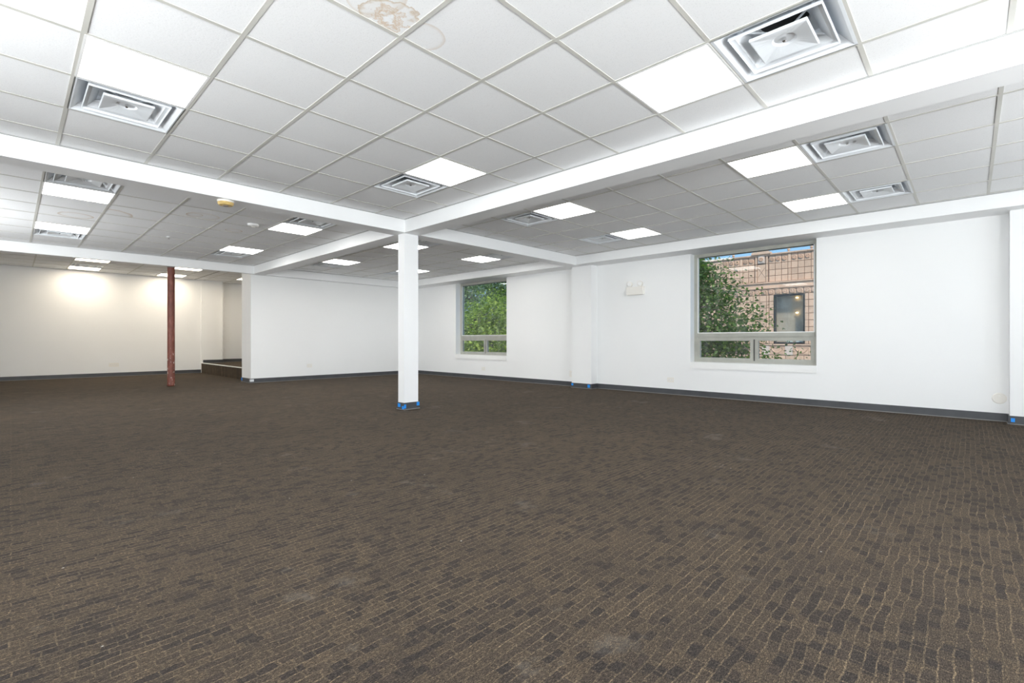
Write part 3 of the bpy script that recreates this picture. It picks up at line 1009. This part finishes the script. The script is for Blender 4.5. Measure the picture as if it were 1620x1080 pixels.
# string course and frieze
y = 3.3
while y < 8.3:
    fb('string_course', M['terra'], (XFc - .10, XFc, y + .003, y + .597, 3.36, 3.41), (XFc - .05, XFc, y + .003, y + .597, 3.20, 3.355))
    fb('string_course', M['terra'], (XFc - .075, XFc, y + .003, y + .597, 3.14, 3.195))
    y += .6
for k in range(17):
    a = 3.52 + k * .262
    if a + .262 > 8.3:
        break
    block(a, a + .262, 2.87, 3.135, .02, 'terra')
    rosette(a + .131, 3.0, .105, 10)
# wall blocks either side of the window
zr = [2.865, 2.60, 2.33, 2.06, 1.79, 1.52, 1.25, .98, .83]
def column(a, b_, z, d=.025):
    for k in range(len(z) - 1):
        block(a, b_, z[k + 1], z[k], d)
for (a, b_, d) in ((4.66, 4.785, .05), (4.40, 4.655, .025), (4.14, 4.40, .025), (3.88, 4.14, .025), (3.62, 3.88, .025),
                   (5.915, 6.09, .05), (6.10, 6.20, .04), (6.20, 6.46, .025), (6.46, 6.72, .025), (6.72, 6.98, .025), (6.98, 7.24, .025), (7.24, 7.50, .025), (7.5, 7.76, .025), (7.76, 8.02, .025)):
    column(a, b_, zr, d)
y = 3.5
while y < 8.0:
    fb('sill_course', M['terra'], (XFc - .07, XFc, y + .003, y + .517, .765, .825))
    y += .52
# swag panels and base blocks under the windows
def swag(yc):
    p = fb('relief_panel', M['terra'], (XFc - .03, XFc, yc - .30, yc + .30, .38, .74))
    m = MB()
    fy, fz0, fz1 = .27, .42, .70
    for q in ((yc - fy, yc + fy, fz0, fz0 + .02), (yc - fy, yc + fy, fz1 - .02, fz1), (yc - fy, yc - fy + .02, fz0 + .02, fz1 - .02), (yc + fy - .02, yc + fy, fz0 + .02, fz1 - .02)):
        m.box(-.045, -.03, q[0] - 5.5, q[1] - 5.5, q[2] - GZ, q[3] - GZ)
    pts = [(yc + t * .22, .64 - .17 * (1 - t * t)) for t in [k / 6 - 1 for k in range(13)]]
    for a, b_ in zip(pts[:-1], pts[1:]):
        m.tube((-.04, a[0] - 5.5, a[1] - GZ), (-.04, b_[0] - 5.5, b_[1] - GZ), .02, .02, 6)
    m.build('swag_relief', M['terra'], bd)
for yc in (4.90, 5.80, 6.60):
    swag(yc)
for yc in (5.35, 6.22):
    fb('relief_panel', M['terra_pale'], (XFc - .05, XFc, yc - .14, yc + .14, .38, .74))
for a in [3.5 + .33 * k for k in range(14)]:
    block(a, a + .33, .02, .36, .025)
# far window with bronze frame, room behind
fw = fb('window', M['bronze'], (XFc - .05, XFc + .06, WY0, WY0 + .05, WZ_0, WZ_1), (XFc - .05, XFc + .06, WY1 - .07, WY1, WZ_0, WZ_1),
        (XFc - .05, XFc + .06, WY0 + .05, WY1 - .07, WZ_0, WZ_0 + .05), (XFc - .05, XFc + .06, WY0 + .05, WY1 - .07, WZ_1 - .06, WZ_1))
fb('pane', M['glass'], (XFc, XFc + .008, WY0 + .05, WY1 - .07, WZ_0 + .05, WZ_1 - .06), par=fw)
fb('interior_room', M['interior'], (XFc + .42, XFc + .5, WY0 - .1, WY1 + .1, .7, 3.0))
fb('shelf_box', M['white'], (XFc + .2, XFc + .4, 4.86, 5.15, WZ_0 + .01, 1.02))
fb('shelf_box', M['white'], (XFc + .2, XFc + .4, 5.3, 5.5, WZ_0 + .01, 1.0))
for (yy, zz) in ((5.14, 2.72), (5.14, 2.10)):
    MB().lathe([(.01, .03), (.05, .02), (.05, 0), (.02, -.015)], 12).build('ceiling_lamp', M['bulb'], bd, (.33, yy - 5.5, zz - GZ))

# trees on the street
def tree(loc, label, crown, mat, seed, n_cl, per, leaf=.10, trunk_r=.14):
    r = random.Random(seed)
    root = empty('tree', loc)
    tag(root, label, 'tree', 'street trees outside the windows')
    tr = MB()
    zc = min(c[2] - c[5] for c in crown)
    top = max(c[2] for c in crown)
    p = Vector((0, 0, 0)); rad = trunk_r
    nodes = [p.copy()]
    steps = 7
    for k in range(steps):
        q = Vector((r.uniform(-.12, .12), r.uniform(-.12, .12), top * (k + 1) / steps))
        tr.tube(p, q, rad, rad * .85, 8)
        p = q; rad *= .85
        nodes.append(p.copy())
    tr.build('trunk', M['bark'], root)
    br = MB(); lv = MB()
    for ci in range(n_cl):
        c = crown[r.randrange(len(crown))]
        while True:
            d = Vector((r.uniform(-1, 1), r.uniform(-1, 1), r.uniform(-1, 1)))
            if .25 < d.length < 1.0:
                break
        d *= (d.length ** -.35)
        cc = Vector((c[0] + d.x * c[3], c[1] + d.y * c[4], c[2] + d.z * c[5]))
        if ci % 3 == 0:
            b0_ = min(nodes[1:], key=lambda n_: (n_ - (cc - Vector((0, 0, .5)))).length)
            mid = (b0_ + cc) / 2 + Vector((r.uniform(-.15, .15), r.uniform(-.15, .15), .1))
            br.tube(b0_, mid, .03, .02, 5); br.tube(mid, cc, .02, .008, 5)
        sp = r.uniform(.18, .34)
        for k in range(per):
            g = Vector((r.gauss(0, sp), r.gauss(0, sp), r.gauss(0, sp * .8)))
            pt = cc + g
            s = leaf * r.uniform(.6, 1.25)
            u = Vector((r.uniform(-1, 1), r.uniform(-1, 1), r.uniform(-.7, .4))).normalized()
            n_ = Vector((r.gauss(0, .7), r.gauss(0, .7), 1)).normalized()
            w = n_.cross(u)
            if w.length < .05:
                continue
            w.normalize()
            b = len(lv.v)
            a0 = pt; a1 = pt + u * s * .5 + w * s * .33; a2 = pt + u * s - Vector((0, 0, s * .12)); a3 = pt + u * s * .5 - w * s * .33
            lv.v += [tuple(a0), tuple(a1), tuple(a2), tuple(a3)]
            lv.f.append((b, b + 1, b + 2, b + 3))
    br.build('branches', M['bark'], root)
    fo = lv.build('foliage', mat, root)
    fo['kind'] = 'stuff'
    return root
H0 = -GZ
tree((14.0, 5.75, GZ), 'dark green leafy tree in front of the terracotta building',
     [(0, 0, H0 + 1.9, 1.2, 1.3, 1.4), (0, -.6, H0 + 1.5, .9, .95, .95), (0, .3, H0 + .3, 1.3, 1.4, 1.2), (0, -.4, H0 + .1, 1.0, 1.2, .9), (0, .45, H0 + 2.8, .7, .65, .6), (0, .5, H0 - .8, 1.2, 1.3, 1.0)],
     M['leaf'], 11, 460, 46, .115)
tree((14.3, 3.72, GZ), 'low young tree with sparse sprigs below the far building window',
     [(0, .30, H0 + .30, .2, .28, .42), (0, .05, H0 + .1, .2, .25, .4), (0, -.22, H0 + .28, .15, .14, .36)], M['leaf'], 12, 17, 30, .095, .05)
tree((13.2, 15.2, GZ), 'bright green tree filling the lower part of the foliage window',
     [(0, 0, H0 + .4, 1.8, 1.9, 1.6), (0, -.8, H0 + 1.3, 1.5, 1.5, 1.1), (.2, -2.0, H0 + 1.0, 1.3, 1.2, 1.8)], M['leaf_b'], 13, 330, 42, .13)
tree((17.3, 20.6, GZ), 'tall pale green tree at the back left of the foliage window',
     [(0, 0, H0 + 2.9, 1.6, 1.6, 2.9), (0, 0, H0 + .4, 1.7, 1.7, 2.4)], M['leaf_c'], 14, 320, 42, .16)
tree((19.5, 18.0, GZ), 'dark green tree at the back right of the foliage window',
     [(0, 0, H0 + 3.0, 1.8, 1.8, 2.4), (0, -.3, H0 + .5, 1.8, 1.8, 2.4)], M['leaf'], 15, 300, 40, .16)
tree((28.0, 31.0, GZ), 'distant tree closing the view behind the other foliage-window trees',
     [(0, 0, H0 + 3.2, 3.2, 4.2, 5.2)], M['leaf_c'], 16, 340, 42, .28, .2)
